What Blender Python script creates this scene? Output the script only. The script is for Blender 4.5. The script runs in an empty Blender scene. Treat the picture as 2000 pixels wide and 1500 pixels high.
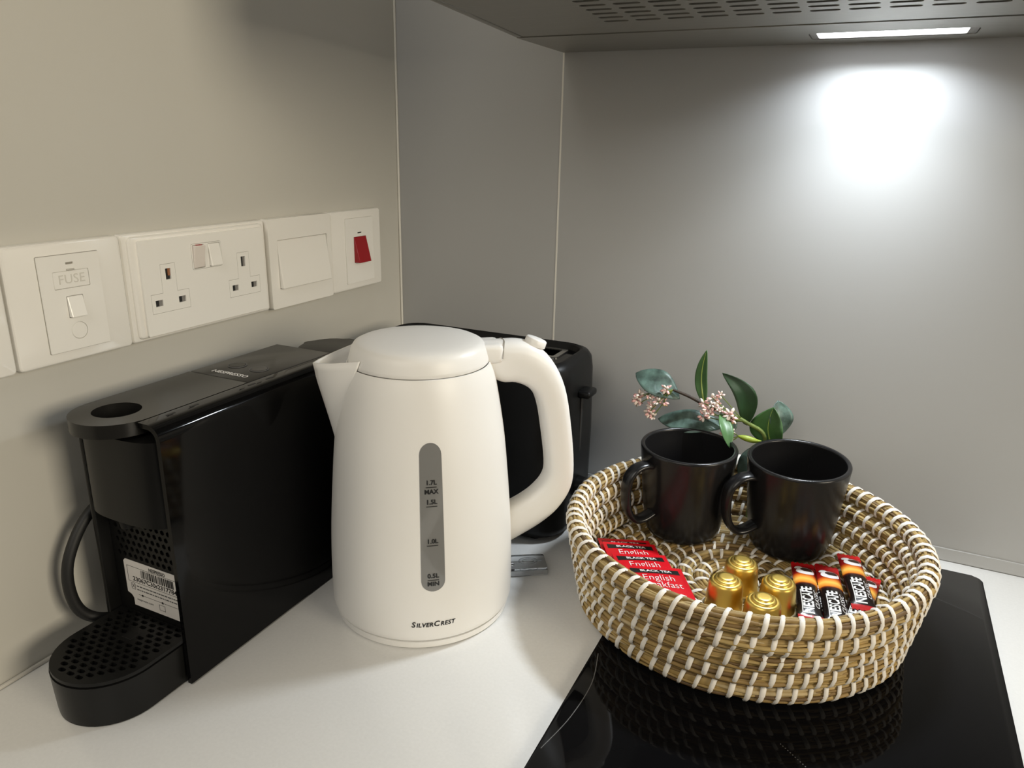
import bpy, bmesh, math, random
from math import pi, sin, cos, radians
from mathutils import Vector, Matrix, Euler
random.seed(7)
SC = bpy.context.scene
COL = SC.collection

# ------------------------------------------------------------------ camera
cam_d = bpy.data.cameras.new('camera')
cam = bpy.data.objects.new('camera', cam_d)
COL.objects.link(cam)
cam.location = (0.51701, -0.76804, 0.37822)
cam.rotation_euler = (1.262235, -0.019844, 0.447460)
cam_d.sensor_fit = 'HORIZONTAL'
cam_d.sensor_width = 36.0
cam_d.lens = 1460.0 / 2000.0 * 36.0
cam_d.clip_start = 0.01
SC.camera = cam

# ------------------------------------------------------------------ world, room lamp, exposure
w = bpy.data.worlds.new('room_ambience')
SC.world = w
w.use_nodes = True
w.node_tree.nodes['Background'].inputs[0].default_value = (1.0, 0.95, 0.86, 1)
w.node_tree.nodes['Background'].inputs[1].default_value = 0.045

def area(name, loc, target, sx, sy, power, col, spread=pi):
    l = bpy.data.lights.new(name, 'AREA')
    l.shape = 'RECTANGLE'; l.size = sx; l.size_y = sy
    l.energy = power; l.color = col; l.spread = spread
    o = bpy.data.objects.new(name, l); COL.objects.link(o)
    o.location = loc
    d = Vector(target) - Vector(loc)
    o.rotation_euler = d.to_track_quat('-Z', 'Y').to_euler()
    return o
# the warm lamp of the room, up under the ceiling, to the right behind the camera
area('room_light', (2.35, -0.92, 0.78), (0.1, -0.45, 0.2), 0.8, 0.65, 29, (1.0, 0.89, 0.70))
# soft fill light added out of view, to brighten worktop and kettle from the front
area('front_fill_light', (0.30, -1.85, 1.30), (0.3, -0.5, 0.05), 1.1, 1.1, 12.5, (1.0, 0.945, 0.85))
# the cool LED strip in the hood (its lens sits in the hood, built below)
area('hood_lamp_light', (0.5055, -0.0465, 0.4672), (0.5055, -0.0465-0.012, 0.4672-0.28), 0.078, 0.022, 0.47, (0.87, 0.94, 1.0), radians(148))
area('hood_lamp_added_beam', (0.5055, -0.0465, 0.4672), (0.5055, -0.0465-0.150, 0.4672-0.28), 0.090, 0.020, 0.95, (0.87, 0.94, 1.0), radians(122))  # extra forward beam added at the same strip to light the worktop

vs = SC.view_settings
vs.view_transform = 'Standard'
try: vs.look = 'None'
except Exception: pass
vs.exposure = 0.0
vs.gamma = 1.0
vs.use_curve_mapping = False

# ------------------------------------------------------------------ materials
MATS = {}
def mat(name, col, rough=0.5, metal=0.0, noise=None, bump=None, coat=0.0, trans=0.0, ior=1.5, spec=0.5, emit=None, alpha=1.0, sub=0.0):
    """noise=(scale, amount) colour variation; bump=(scale, strength)"""
    if name in MATS: return MATS[name]
    m = bpy.data.materials.new(name); m.use_nodes = True
    nt = m.node_tree; b = nt.nodes['Principled BSDF']
    b.inputs['Base Color'].default_value = (*col, 1)
    b.inputs['Roughness'].default_value = rough
    b.inputs['Metallic'].default_value = metal
    b.inputs['Coat Weight'].default_value = coat
    b.inputs['Transmission Weight'].default_value = trans
    b.inputs['IOR'].default_value = ior
    b.inputs['Specular IOR Level'].default_value = spec
    b.inputs['Alpha'].default_value = alpha
    if sub: 
        b.inputs['Subsurface Weight'].default_value = sub
        b.inputs['Subsurface Radius'].default_value = (.01,.01,.008)
        b.inputs['Subsurface Scale'].default_value = 0.2
    if emit:
        b.inputs['Emission Color'].default_value = (*emit[0], 1)
        b.inputs['Emission Strength'].default_value = emit[1]
    tc = nt.nodes.new('ShaderNodeTexCoord')
    if noise:
        n = nt.nodes.new('ShaderNodeTexNoise'); n.inputs['Scale'].default_value = noise[0]
        n.inputs['Detail'].default_value = 6
        nt.links.new(tc.outputs['Object'], n.inputs['Vector'])
        r = nt.nodes.new('ShaderNodeValToRGB')
        a = noise[1]
        r.color_ramp.elements[0].position = 0.3; r.color_ramp.elements[1].position = 0.7
        r.color_ramp.elements[0].color = (*[max(0, c*(1-a)) for c in col], 1)
        r.color_ramp.elements[1].color = (*[min(1, c*(1+a)) for c in col], 1)
        nt.links.new(n.outputs['Fac'], r.inputs['Fac'])
        nt.links.new(r.outputs['Color'], b.inputs['Base Color'])
    if bump:
        n2 = nt.nodes.new('ShaderNodeTexNoise'); n2.inputs['Scale'].default_value = bump[0]
        n2.inputs['Detail'].default_value = 4
        nt.links.new(tc.outputs['Object'], n2.inputs['Vector'])
        bp = nt.nodes.new('ShaderNodeBump'); bp.inputs['Strength'].default_value = bump[1]
        bp.inputs['Distance'].default_value = 0.001
        nt.links.new(n2.outputs['Fac'], bp.inputs['Height'])
        nt.links.new(bp.outputs['Normal'], b.inputs['Normal'])
    MATS[name] = m
    return m

M_wall = mat('ivory_laminate', (.57, .555, .505), .36, noise=(3, .012), bump=(60, .03))
M_wallb = mat('grey_laminate', (.385, .386, .382), .40, noise=(3, .012), bump=(60, .03))
M_joint = mat('joint_strip', (.70, .68, .62), .4)
M_counter = mat('white_quartz', (.80, .795, .775), .16, noise=(420, .022))
M_hob = mat('black_glass', (.004, .004, .0045), .035, spec=.10)
M_hobmark = mat('hob_print', (.12, .12, .12), .4)
M_white_gloss = mat('white_gloss_plastic', (.86, .84, .79), .12, coat=.3)
M_white_face = mat('white_plastic', (.87, .855, .81), .22)
M_line = mat('groove_shadow_grey', (.30, .28, .24), .6)
M_dark = mat('dark_hole', (.012, .012, .012), .6)
M_copper = mat('shutter_brown', (.30, .12, .05), .5)
M_grey_sh = mat('shutter_grey', (.22, .21, .20), .5)
M_red = mat('red_rocker', (.30, .003, .008), .25)
M_blk_gloss = mat('black_gloss_plastic', (.002, .002, .0022), .07, spec=.18)
M_blk_satin = mat('black_satin_plastic', (.007, .007, .0068), .33, spec=.22, bump=(900, .03))
M_blk_top = mat('black_top_plastic', (.012, .0115, .0105), .26, spec=.38)
M_blk_matte = mat('black_matte_plastic', (.006, .006, .006), .5, spec=.25, bump=(1200, .05))
M_cord = mat('black_rubber', (.008, .008, .008), .55)
M_print_w = mat('white_print', (.75, .74, .72), .4)
M_print_b = mat('black_print', (.012, .012, .012), .4)
M_print_g = mat('grey_print', (.10, .10, .10), .5)
M_sticker = mat('sticker_paper', (.72, .69, .66), .5)
M_kettle = mat('kettle_white', (.81, .80, .775), .42, bump=(1500, .02))
M_kettle_in = mat('kettle_inner_white', (.72, .71, .68), .4)
M_gauge = mat('smoked_gauge', (.20, .20, .195), .12, coat=.5)
M_toast = mat('toaster_black', (.005, .005, .005), .38, spec=.15, bump=(900, .04))
M_toast_in = mat('toaster_inside', (.006, .006, .006), .5)
M_chrome = mat('brushed_steel_bright', (.55, .54, .52), .28, metal=1)
M_mug = mat('mug_glaze', (.010, .0098, .0105), .25, spec=.36)
M_stitch = mat('white_raffia', (.80, .76, .69), .5, noise=(300, .05), bump=(900, .1))
M_core = mat('straw_core', (.05, .03, .012), .8)
M_gold = mat('gold_foil', (.74, .52, .13), .36, metal=1, bump=(500, .02))
M_gold_l = mat('gold_foil_rim', (.90, .78, .48), .3, metal=.85)
M_sred = mat('red_sachet', (.62, .006, .014), .32, bump=(300, .15))
M_sblack = mat('black_band', (.012, .014, .012), .35)
M_cup = mat('cup_print', (.78, .74, .72), .4)
M_coffee = mat('coffee_print', (.03, .012, .006), .4)
M_clear = mat('clear_plastic', (.95, .96, .97), .04, trans=1.0, ior=1.49)
M_stem = mat('stem_green', (.14, .19, .045), .5, noise=(200, .3))
M_stemb = mat('stem_brown', (.035, .022, .012), .6, noise=(200, .4))
M_bud = mat('bud_green', (.28, .36, .04), .45)
M_vein = mat('leaf_midrib', (.34, .46, .10), .45)
M_leaf_teal = mat('leaf_upper', (.075, .125, .105), .42, noise=(110, .55), bump=(160, .5))
M_leaf_green = mat('leaf_under', (.060, .150, .045), .40, noise=(40, .3), bump=(160, .2))
M_leaf_dark = mat('leaf_dark', (.018, .050, .018), .36, noise=(40, .3), bump=(160, .2))
M_petal = mat('petal_pink', (.80, .48, .46), .6, noise=(260, .25), sub=.2)
M_petal_w = mat('petal_cream', (.84, .74, .66), .6, noise=(260, .12), sub=.2)
M_petal_y = mat('petal_amber', (.62, .42, .16), .6, noise=(260, .3))
M_diff = mat('lamp_diffuser', (.9, .9, .9), .4, emit=((.94, .97, 1.0), 5.0))
M_seal = mat('silicone_bead', (.55, .53, .48), .4)

def steel():
    m = bpy.data.materials.new('brushed_steel'); m.use_nodes = True
    nt = m.node_tree; b = nt.nodes['Principled BSDF']
    b.inputs['Metallic'].default_value = 0.9
    b.inputs['Base Color'].default_value = (.36, .35, .32, 1)
    tc = nt.nodes.new('ShaderNodeTexCoord'); mp = nt.nodes.new('ShaderNodeMapping')
    mp.inputs['Scale'].default_value = (6, 900, 900)
    n = nt.nodes.new('ShaderNodeTexNoise'); n.inputs['Scale'].default_value = 1; n.inputs['Detail'].default_value = 3
    nt.links.new(tc.outputs['Object'], mp.inputs['Vector']); nt.links.new(mp.outputs['Vector'], n.inputs['Vector'])
    mr = nt.nodes.new('ShaderNodeMapRange'); mr.inputs['To Min'].default_value = .34; mr.inputs['To Max'].default_value = .5
    nt.links.new(n.outputs['Fac'], mr.inputs['Value']); nt.links.new(mr.outputs['Result'], b.inputs['Roughness'])
    bp = nt.nodes.new('ShaderNodeBump'); bp.inputs['Strength'].default_value = .06; bp.inputs['Distance'].default_value = .001
    nt.links.new(n.outputs['Fac'], bp.inputs['Height']); nt.links.new(bp.outputs['Normal'], b.inputs['Normal'])
    return m
M_steel = steel()

def straw():
    m = bpy.data.materials.new('seagrass_straw'); m.use_nodes = True
    nt = m.node_tree; b = nt.nodes['Principled BSDF']
    b.inputs['Roughness'].default_value = .62
    g = nt.nodes.new('ShaderNodeNewGeometry')
    r = nt.nodes.new('ShaderNodeValToRGB')
    e = r.color_ramp.elements
    e[0].position = 0; e[0].color = (.10, .055, .020, 1)
    e[1].position = 1; e[1].color = (.46, .36, .20, 1)
    for p, c in ((.22, (.26, .165, .055, 1)), (.55, (.37, .25, .085, 1)), (.8, (.42, .30, .115, 1))):
        x = e.new(p); x.color = c
    nt.links.new(g.outputs['Random Per Island'], r.inputs['Fac'])
    tc = nt.nodes.new('ShaderNodeTexCoord')
    n = nt.nodes.new('ShaderNodeTexNoise'); n.inputs['Scale'].default_value = 90; n.inputs['Detail'].default_value = 4
    nt.links.new(tc.outputs['Object'], n.inputs['Vector'])
    mx = nt.nodes.new('ShaderNodeMix'); mx.data_type = 'RGBA'; mx.blend_type = 'OVERLAY'
    mx.inputs['Factor'].default_value = .5
    nt.links.new(r.outputs['Color'], mx.inputs[6]); nt.links.new(n.outputs['Fac'], mx.inputs[7])
    nt.links.new(mx.outputs[2], b.inputs['Base Color'])
    return m
M_straw = straw()

def stick_print():
    # printed wrapper: colours run along the stick (local Y)
    m = bpy.data.materials.new('coffee_stick_print'); m.use_nodes = True
    nt = m.node_tree; b = nt.nodes['Principled BSDF']
    b.inputs['Roughness'].default_value = .24
    tc = nt.nodes.new('ShaderNodeTexCoord'); sp = nt.nodes.new('ShaderNodeSeparateXYZ')
    nt.links.new(tc.outputs['Generated'], sp.inputs[0])
    r = nt.nodes.new('ShaderNodeValToRGB'); e = r.color_ramp.elements
    e[0].position = 0; e[0].color = (.45, .006, .008, 1)
    e[1].position = 1; e[1].color = (.50, .008, .010, 1)
    for p, c in ((.085, (.45, .006, .008)), (.09, (.010, .006, .005)), (.53, (.010, .006, .005)), (.56, (.10, .015, .006)),
                 (.575, (.75, .22, .02)), (.64, (.95, .55, .10)), (.70, (.72, .16, .015)), (.74, (.30, .012, .008)), (.86, (.22, .006, .008)), (.9, (.50, .008, .010))):
        x = e.new(p); x.color = (*c, 1)
    nt.links.new(sp.outputs[1], r.inputs['Fac'])
    nt.links.new(r.outputs['Color'], b.inputs['Base Color'])
    n2 = nt.nodes.new('ShaderNodeTexNoise'); n2.inputs['Scale'].default_value = 220
    nt.links.new(tc.outputs['Object'], n2.inputs['Vector'])
    bp = nt.nodes.new('ShaderNodeBump'); bp.inputs['Strength'].default_value = .25; bp.inputs['Distance'].default_value = .001
    nt.links.new(n2.outputs['Fac'], bp.inputs['Height']); nt.links.new(bp.outputs['Normal'], b.inputs['Normal'])
    return m
M_stick = stick_print()

# ------------------------------------------------------------------ helpers
def link(name, me, m=None, parent=None, smooth=None):
    o = bpy.data.objects.new(name, me); COL.objects.link(o)
    if m is not None:
        me.materials.clear(); me.materials.append(m)
    if parent is not None: o.parent = parent
    if smooth is not None:
        for p in me.polygons: p.use_smooth = True
        me.set_sharp_from_angle(angle=radians(smooth))
    return o
def from_bm(bm, name):
    me = bpy.data.meshes.new(name); bmesh.ops.recalc_face_normals(bm, faces=bm.faces[:]); bm.to_mesh(me); bm.free(); return me
def obj(name, bm, m, parent=None, smooth=35):
    return link(name, from_bm(bm, name), m, parent, smooth)
def root(name, label, cat, loc=(0, 0, 0), rot=(0, 0, 0), group=None):
    o = bpy.data.objects.new(name, None); COL.objects.link(o)
    o.empty_display_size = .02
    o.location = loc; o.rotation_euler = rot
    tag(o, label, cat, group); return o
def tag(o, label, cat, group=None):
    o['label'] = label; o['category'] = cat
    if group: o['group'] = group
    return o
def struct(o, label=None, cat=None):
    o['kind'] = 'structure'
    if label: o['label'] = label
    if cat: o['category'] = cat
    return o

def box(x0, x1, y0, y1, z0, z1, r=0.0, seg=2, bm=None):
    b2 = bmesh.new()
    vs_ = [b2.verts.new((x, y, z)) for x in (x0, x1) for y in (y0, y1) for z in (z0, z1)]
    for f in ((0, 1, 3, 2), (4, 6, 7, 5), (0, 4, 5, 1), (2, 3, 7, 6), (0, 2, 6, 4), (1, 5, 7, 3)):
        b2.faces.new([vs_[i] for i in f])
    if r > 0:
        bmesh.ops.bevel(b2, geom=b2.edges[:], offset=r, segments=seg, profile=.5, affect='EDGES', clamp_overlap=True)
    if bm is None: return b2
    me = bpy.data.meshes.new('t'); b2.to_mesh(me); b2.free(); bm.from_mesh(me); bpy.data.meshes.remove(me); return bm

def poly_prism(pts, z0, z1, r=0.0, seg=2):
    """extruded polygon (xy) between z0 and z1, with top/bottom edges rounded by r"""
    bm = bmesh.new()
    lo = [bm.verts.new((x, y, z0)) for x, y in pts]; hi = [bm.verts.new((x, y, z1)) for x, y in pts]
    bm.faces.new(list(reversed(lo))); top = bm.faces.new(hi)
    n = len(pts)
    for i in range(n): bm.faces.new((lo[i], lo[(i+1) % n], hi[(i+1) % n], hi[i]))
    if r > 0:
        bmesh.ops.bevel(bm, geom=[e for e in top.edges], offset=r, segments=seg, profile=.5, affect='EDGES')
    return bm

def rrect(x0, x1, y0, y1, r, n=5):
    p = []
    for cx, cy, a in ((x1-r, y1-r, 0), (x0+r, y1-r, 90), (x0+r, y0+r, 180), (x1-r, y0+r, 270)):
        for i in range(n+1):
            t = radians(a+90*i/n); p.append((cx+r*cos(t), cy+r*sin(t)))
    return p
def stadium(cx, cy, hx, hy, n=6):
    r = min(hx, hy) * .999
    return rrect(cx-hx, cx+hx, cy-hy, cy+hy, r, n)
def circle(cx, cy, r, n=24):
    return [(cx+r*cos(2*pi*i/n), cy+r*sin(2*pi*i/n)) for i in range(n)]

def plate(outer, holes, t, z=0.0):
    """flat plate with real holes: xy outline, thickness t, centred on z"""
    c = bpy.data.curves.new('t', 'CURVE'); c.dimensions = '2D'; c.fill_mode = 'BOTH'; c.extrude = t/2
    for pts in [outer]+list(holes):
        s = c.splines.new('POLY'); s.points.add(len(pts)-1)
        for i, (x, y) in enumerate(pts): s.points[i].co = (x, y, 0, 1)
        s.use_cyclic_u = True
    o = bpy.data.objects.new('t', c)
    me = bpy.data.meshes.new_from_object(o)
    bpy.data.objects.remove(o); bpy.data.curves.remove(c)
    me.transform(Matrix.Translation((0, 0, z)))
    return me

def lathe(profile, n=64, closed=False, a0=0, a1=2*pi):
    bm = bmesh.new(); rings = []
    for r, z in profile:
        if r < 1e-6: rings.append([bm.verts.new((0, 0, z))])
        else: rings.append([bm.verts.new((r*cos(2*pi*i/n), r*sin(2*pi*i/n), z)) for i in range(n)])
    for a, b in zip(rings, rings[1:]):
        if len(a) == 1 and len(b) == 1: continue
        for i in range(n):
            j = (i+1) % n
            if len(a) == 1: bm.faces.new((a[0], b[i], b[j]))
            elif len(b) == 1: bm.faces.new((a[i], a[j], b[0]))
            else: bm.faces.new((a[i], a[j], b[j], b[i]))
    return bm

def smooth_profile(pts, k=6):
    """Catmull-Rom through 2-D/3-D points"""
    P = [Vector(p) for p in pts]; out = []
    for i in range(len(P)-1):
        p0 = P[max(i-1, 0)]; p1 = P[i]; p2 = P[i+1]; p3 = P[min(i+2, len(P)-1)]
        for s in range(k):
            t = s/k
            out.append(.5*((2*p1)+(p2-p0)*t+(2*p0-5*p1+4*p2-p3)*t*t+(3*p1-p0-3*p2+p3)*t**3))
    out.append(P[-1]); return out

def tube(path, rad, n=8, bm=None, cap=True):
    """tube along 3-D points; rad number or list"""
    if bm is None: bm = bmesh.new()
    P = [Vector(p) for p in path]; rings = []
    up = Vector((0, 0, 1)); N = None
    for i, p in enumerate(P):
        t = (P[min(i+1, len(P)-1)]-P[max(i-1, 0)]).normalized()
        if N is None:
            N = t.cross(up)
            if N.length < 1e-3: N = t.cross(Vector((1, 0, 0)))
            N.normalize()
        N = (N-t*N.dot(t)).normalized(); B = t.cross(N)
        r = rad[i] if isinstance(rad, (list, tuple)) else rad
        rings.append([bm.verts.new(p+(N*cos(2*pi*k/n)+B*sin(2*pi*k/n))*r) for k in range(n)])
    for a, b in zip(rings, rings[1:]):
        for k in range(n): bm.faces.new((a[k], a[(k+1) % n], b[(k+1) % n], b[k]))
    if cap:
        bm.faces.new(list(reversed(rings[0]))); bm.faces.new(rings[-1])
    return bm

def text_mesh(s, size, depth=.00012, align='CENTER', width=None, shear=0.0, bold=0.0, spacing=1.0):
    c = bpy.data.curves.new('t', 'FONT'); c.body = s; c.size = size; c.align_x = align; c.align_y = 'CENTER'
    c.extrude = depth/2; c.shear = shear; c.offset = bold; c.space_character = spacing; c.resolution_u = 3
    o = bpy.data.objects.new('t', c)
    me = bpy.data.meshes.new_from_object(o)
    bpy.data.objects.remove(o); bpy.data.curves.remove(c)
    if width:
        xs = [v.co.x for v in me.vertices]; k = width/(max(xs)-min(xs))
        for v in me.vertices: v.co.x *= k
    return me
def join_meshes(ms):
    bm = bmesh.new()
    for m_ in ms:
        bm.from_mesh(m_); bpy.data.meshes.remove(m_)
    me = bpy.data.meshes.new('t'); bm.to_mesh(me); bm.free(); return me
def warp(me, f):
    for v in me.vertices: v.co = f(v.co)
    me.update(); return me
def bm_warp(bm, f):
    for v in bm.verts: v.co = f(v.co)
    return bm

# mapping for things on the left wall: (a, b, c) -> (c, a, b): a along the wall, b up, c out of the wall
WL = Matrix(((0, 0, 1, 0), (1, 0, 0, 0), (0, 1, 0, 0), (0, 0, 0, 1)))

# ------------------------------------------------------------------ the setting
XR, YF, ZT = 1.55, -0.63, 0.95
o = obj('wall_left', box(-.02, 0, -1.5, .02, -.05, ZT), M_wall, smooth=None); struct(o, 'ivory laminate wall with the row of switches and sockets', 'wall')
wb = bpy.data.objects.new('wall_back', None); COL.objects.link(wb); struct(wb, 'grey laminate wall behind the toaster and under the hood', 'wall')
SEAM = 0.2052
obj('panel', box(.0022, SEAM-.0009, 0, .02, -.05, ZT), M_wallb, wb, None)
obj('panel', box(SEAM+.0009, XR, 0, .02, -.05, ZT), M_wallb, wb, None)
obj('joint', box(SEAM-.0009, SEAM+.0009, -.0003, .015, -.05, ZT), M_joint, wb, None)
o = obj('trim_1', box(.0001, .0026, -.0026, .0002, .0, ZT, .0008, 1), M_joint); struct(o, 'thin light bead down the corner between both walls', 'trim')
o = obj('trim_2', box(.003, XR, -.0016, -.0001, .0005, .0135, .0005, 1), M_wallb); struct(o, 'low strip along the foot of the grey wall', 'trim')
wt = obj('worktop', box(0, XR, YF, 0, -.04, 0, .0015, 2), M_counter, smooth=40)
tag(wt, 'white polished quartz worktop running along both walls', 'worktop')
o = obj('trim_3', box(.0001, .003, YF, -.003, .0, .003, .0012, 2), M_seal); struct(o, 'sealant bead along the foot of the ivory wall', 'trim')

# ------------------------------------------------------------------ hob
HX0, HX1, HY1 = .3679, .6547, -.0281
hob = root('induction_hob', 'narrow black glass hob under the woven basket', 'hob', ((HX0+HX1)/2, HY1-.255, 0))
hx = (HX1-HX0)/2
obj('glass', poly_prism(rrect(-hx, hx, -.255, .255, .008, 6), .0004, .0044, .0012, 2), M_hob, hob, 40)
obj('seal', poly_prism(rrect(-hx+.003, hx-.003, -.252, .252, .008, 6), 0, .0006), M_dark, hob, None)
# printed zone marks: curved line at the left edge, dotted line towards the front
bm = bmesh.new()
arc = [Vector((-hx+.004+.010*sin(t*pi*.5), .0-.13+.09*t, .00445)) for t in [i/16 for i in range(17)]]
arc = smooth_profile([(-hx+.0045, -.012, .00445), (-hx+.0115, -.046, .00445), (-hx+.010, -.085, .00445), (-hx+.003, -.12, .00445)], 6)
for a, b in zip(arc, arc[1:]):
    d = (b-a); nrm = Vector((-d.y, d.x, 0)).normalized()*.0003
    bm.faces.new([bm.verts.new(a+nrm), bm.verts.new(a-nrm), bm.verts.new(b-nrm), bm.verts.new(b+nrm)])
obj('zone_line', bm, M_hobmark, hob, None)
bm = bmesh.new()
for i in range(70):
    t = i/69
    c = Vector((.0+.115*t, -.045-.085*t-.02*t*t, .00445))
    q = [bm.verts.new(c+Vector((sx*.00035, sy*.00035, 0))) for sx, sy in ((-1, -1), (1, -1), (1, 1), (-1, 1))]
    bm.faces.new(q)
o = obj('dotted_zone_line', bm, M_hobmark, hob, None); o['kind'] = 'stuff'

# ------------------------------------------------------------------ cooker hood
HZ = .4695
hood = root('cooker_hood', 'brushed steel cooker hood with slotted filter and lit lamp', 'cooker hood', (.505, 0, HZ))
hl = SEAM-.0005-.505; hr = .805-.505
LX0, LX1, LY0, LY1 = .4445-.505, .5665-.505, -.0665, -.0265
# rear lamp panel with the opening for the lamp
me = plate([(hl, -.112), (hr, -.112), (hr, -.0005), (hl, -.0005)], [rrect(LX0, LX1, LY0, LY1, .006, 4)], .0016, .0008)
link('lamp_panel', me, M_steel, hood)
SL = .046
def tilt(v): return Vector((v.x, v.y, v.z + SL*(-.113-v.y)))
slots = []
rows, c0 = 11, .3018-.505
for rI in range(rows):
    for cI in range(19):
        x = c0+cI*.02525
        if x+.02 > hr-.03: continue
        slots.append(stadium(x+.010, -.1578-rI*.0137, .0100, .0028, 4))
me = plate([(hl+.007, -.32), (hr-.007, -.32), (hr-.007, -.1138), (hl+.007, -.1138)], slots, .0012, .0012)
warp(me, tilt)
flt = link('filter_panel', me, M_steel, hood)
# mesh behind the slots
bm = bmesh.new()
for i in range(230):
    x = hl+.03+i*(hr-hl-.06)/229
    box(x-.00035, x+.00035, -.31, -.13, .006, .0064, bm=bm)
for i in range(90):
    y = -.31+i*.18/89
    box(hl+.03, hr-.03, y-.00035, y+.00035, .0064, .0068, bm=bm)
bm_warp(bm, tilt)
o = obj('filter_mesh', bm, mat('filter_wire', (.22, .21, .19), .4, metal=1), flt, None); o['kind'] = 'stuff'
bm = box(hl+.02, hr-.02, -.315, -.12, .012, .0135); bm_warp(bm, tilt)
obj('filter_backing', bm, M_dark, hood, None)
for s, (xa, xb) in enumerate(((hl, hl+.0064), (hr-.0064, hr))):
    bm = box(xa, xb, -.32, -.1132, 0, .010, .0014, 2); bm_warp(bm, tilt)
    obj('side_rail', bm, M_steel, hood, 40)
obj('body', box(hl, hr, -.32, -.0005, .0165, .130, .001, 1), M_steel, hood, 40)
obj('rear_fascia', box(hl, hr, -.003, -.0005, .0016, .0165), M_steel, hood, None)
obj('side_panel', box(hl, hl+.0015, -.112, -.003, .0017, .0165), M_steel, hood, None)
obj('side_panel', box(hr-.0015, hr, -.112, -.003, .0017, .0165), M_steel, hood, None)
# lamp
lb = link('lamp_bezel', plate(rrect(LX0+.0007, LX1-.0007, LY0+.0007, LY1-.0007, .0055, 4), [rrect(-.0545, .0545, -.0625, -.0305, .002, 3)], .0015, .0012), M_chrome, hood)
obj('lamp_diffuser', box(-.0548, .0548, -.0628, -.0302, .0014, .0030), M_diff, lb, None)

# ------------------------------------------------------------------ switch plates on the left wall
ZB, ZTp = .2237, .3086
ZC = (ZB+ZTp)/2
def groove(pts, wd=.00028):
    """thin raised-less line loop drawn as a sunken strip outline (xy)"""
    n = len(pts); out = []
    for i in range(n):
        p0 = Vector(pts[i-1]); p1 = Vector(pts[i]); p2 = Vector(pts[(i+1) % n])
        d1 = (p1-p0).normalized(); d2 = (p2-p1).normalized()
        nn = Vector((-d1.y-d2.y, d1.x+d2.x)); nn = nn/max(nn.length, 1e-6)
        k = 1/max(.3, abs(nn.dot(Vector((-d1.y, d1.x)))))
        out.append((p1+nn*wd*k)[:])
    return out
def wl_obj(name, me, m, parent, smooth=35):
    me.transform(WL); return link(name, me, m, parent, smooth)
def wl_bm(name, bm, m, parent, smooth=18):
    return wl_obj(name, from_bm(bm, name), m, parent, smooth)
def bm_plate(pts, holes, z0, z1, r=.0):
    return plate(pts, holes, z1-z0, (z0+z1)/2)
def wplate(name, y0, y1, label, cat):
    return root(name, label, cat, (0, (y0+y1)/2, ZC)), (y0+y1)/2
def sub(pts, yc): return [(a-yc, b-ZC) for a, b in pts]
def rect(y0, y1, z0, z1, r=.0008, n=3): return rrect(y0, y1, z0, z1, r, n)
def wedge(y0, y1, z0, z1, c_top, c_bot, base, r=.0006):
    """rocker: box whose face slopes from c_top at z1 to c_bot at z0"""
    bm = bmesh.new()
    v = [bm.verts.new(p) for p in ((y0, z0, base), (y1, z0, base), (y1, z1, base), (y0, z1, base), (y0, z0, c_bot), (y1, z0, c_bot), (y1, z1, c_top), (y0, z1, c_top))]
    for f in ((3, 2, 1, 0), (4, 5, 6, 7), (0, 1, 5, 4), (1, 2, 6, 5), (2, 3, 7, 6), (3, 0, 4, 7)): bm.faces.new([v[i] for i in f])
    bmesh.ops.bevel(bm, geom=bm.edges[:], offset=r, segments=2, profile=.5, affect='EDGES')
    return bm
def wl_shift(bm, yc):
    return bm_warp(bm, lambda v: Vector((v.x-yc, v.y-ZC, v.z)))
gapw = .0006
# plain plate cut by the left edge of the picture
p0, yc = wplate('blank_plate', -.5625, -.4738, 'blank white wall plate cut off by the left picture edge', 'wall plate')
wl_bm('frame', poly_prism(sub(rect(-.5625, -.4738-gapw, ZB, ZTp, .0034, 4), yc), .0002, .0085, .0022, 3), M_white_gloss, p0)
wl_bm('insert', poly_prism(sub(rect(-.541, -.495, .2318, .2996, .001), yc), .0080, .0092, .0005, 2), M_white_face, p0)
# fused switch
p1, yc = wplate('fused_switch', -.4728, -.3837, 'white fused switch plate with FUSE holder and small rocker', 'switch')
wl_bm('frame', poly_prism(sub(rect(-.4728, -.3837-gapw, ZB, ZTp, .0034, 4), yc), .0002, .0085, .0022, 3), M_white_gloss, p1)
wl_bm('insert_gap', poly_prism(sub(rect(-.4507, -.4038, .2314, .3000, .001), yc), .0080, .00862), M_line, p1, None)
ins = sub(rect(-.4503, -.4042, .2318, .2996, .0008), yc)
fz = sub(rect(-.4405, -.4135, .2760, .2883, .0006), yc)
rk = sub(rect(-.4331, -.4204, .2549, .2706, .0006), yc)
ci = [(a-yc+0, b-ZC) for a, b in circle(-.4268, .2450, .0062, 28)]
ci_in = [(a-yc, b-ZC) for a, b in circle(-.4268, .2450, .0060, 28)]
led = sub(rect(-.4299, -.4243, .2927, .2942, .0003, 2), yc)
fz_in = sub(rect(-.4403, -.4137, .2762, .2881, .0005), yc)
wl_obj('insert', bm_plate(ins, [fz, rk, ci, led], .0081, .0094), M_white_face, p1)
wl_bm('insert_backing', poly_prism(sub(rect(-.449, -.405, .233, .299), yc), .0080, .0084), M_line, p1, None)
fh = wl_bm('fuse_holder', poly_prism(fz_in, .0082, .0095, .0003, 1), M_white_face, p1)
t = text_mesh('FUSE', .0092, .0003, spacing=1.05); t.transform(Matrix.Translation((-.427-yc, .2822-ZC, .00955)))
wl_obj('lettering', t, mat('embossed_white', (.66, .64, .585), .35), fh, None)
wl_bm('fuse_clip', poly_prism(sub(rect(-.4301, -.4241, .2884, .2897, .0003), yc), .0082, .0102, .0003, 1), mat('clip_grey', (.55, .53, .48), .4), p1)
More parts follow.
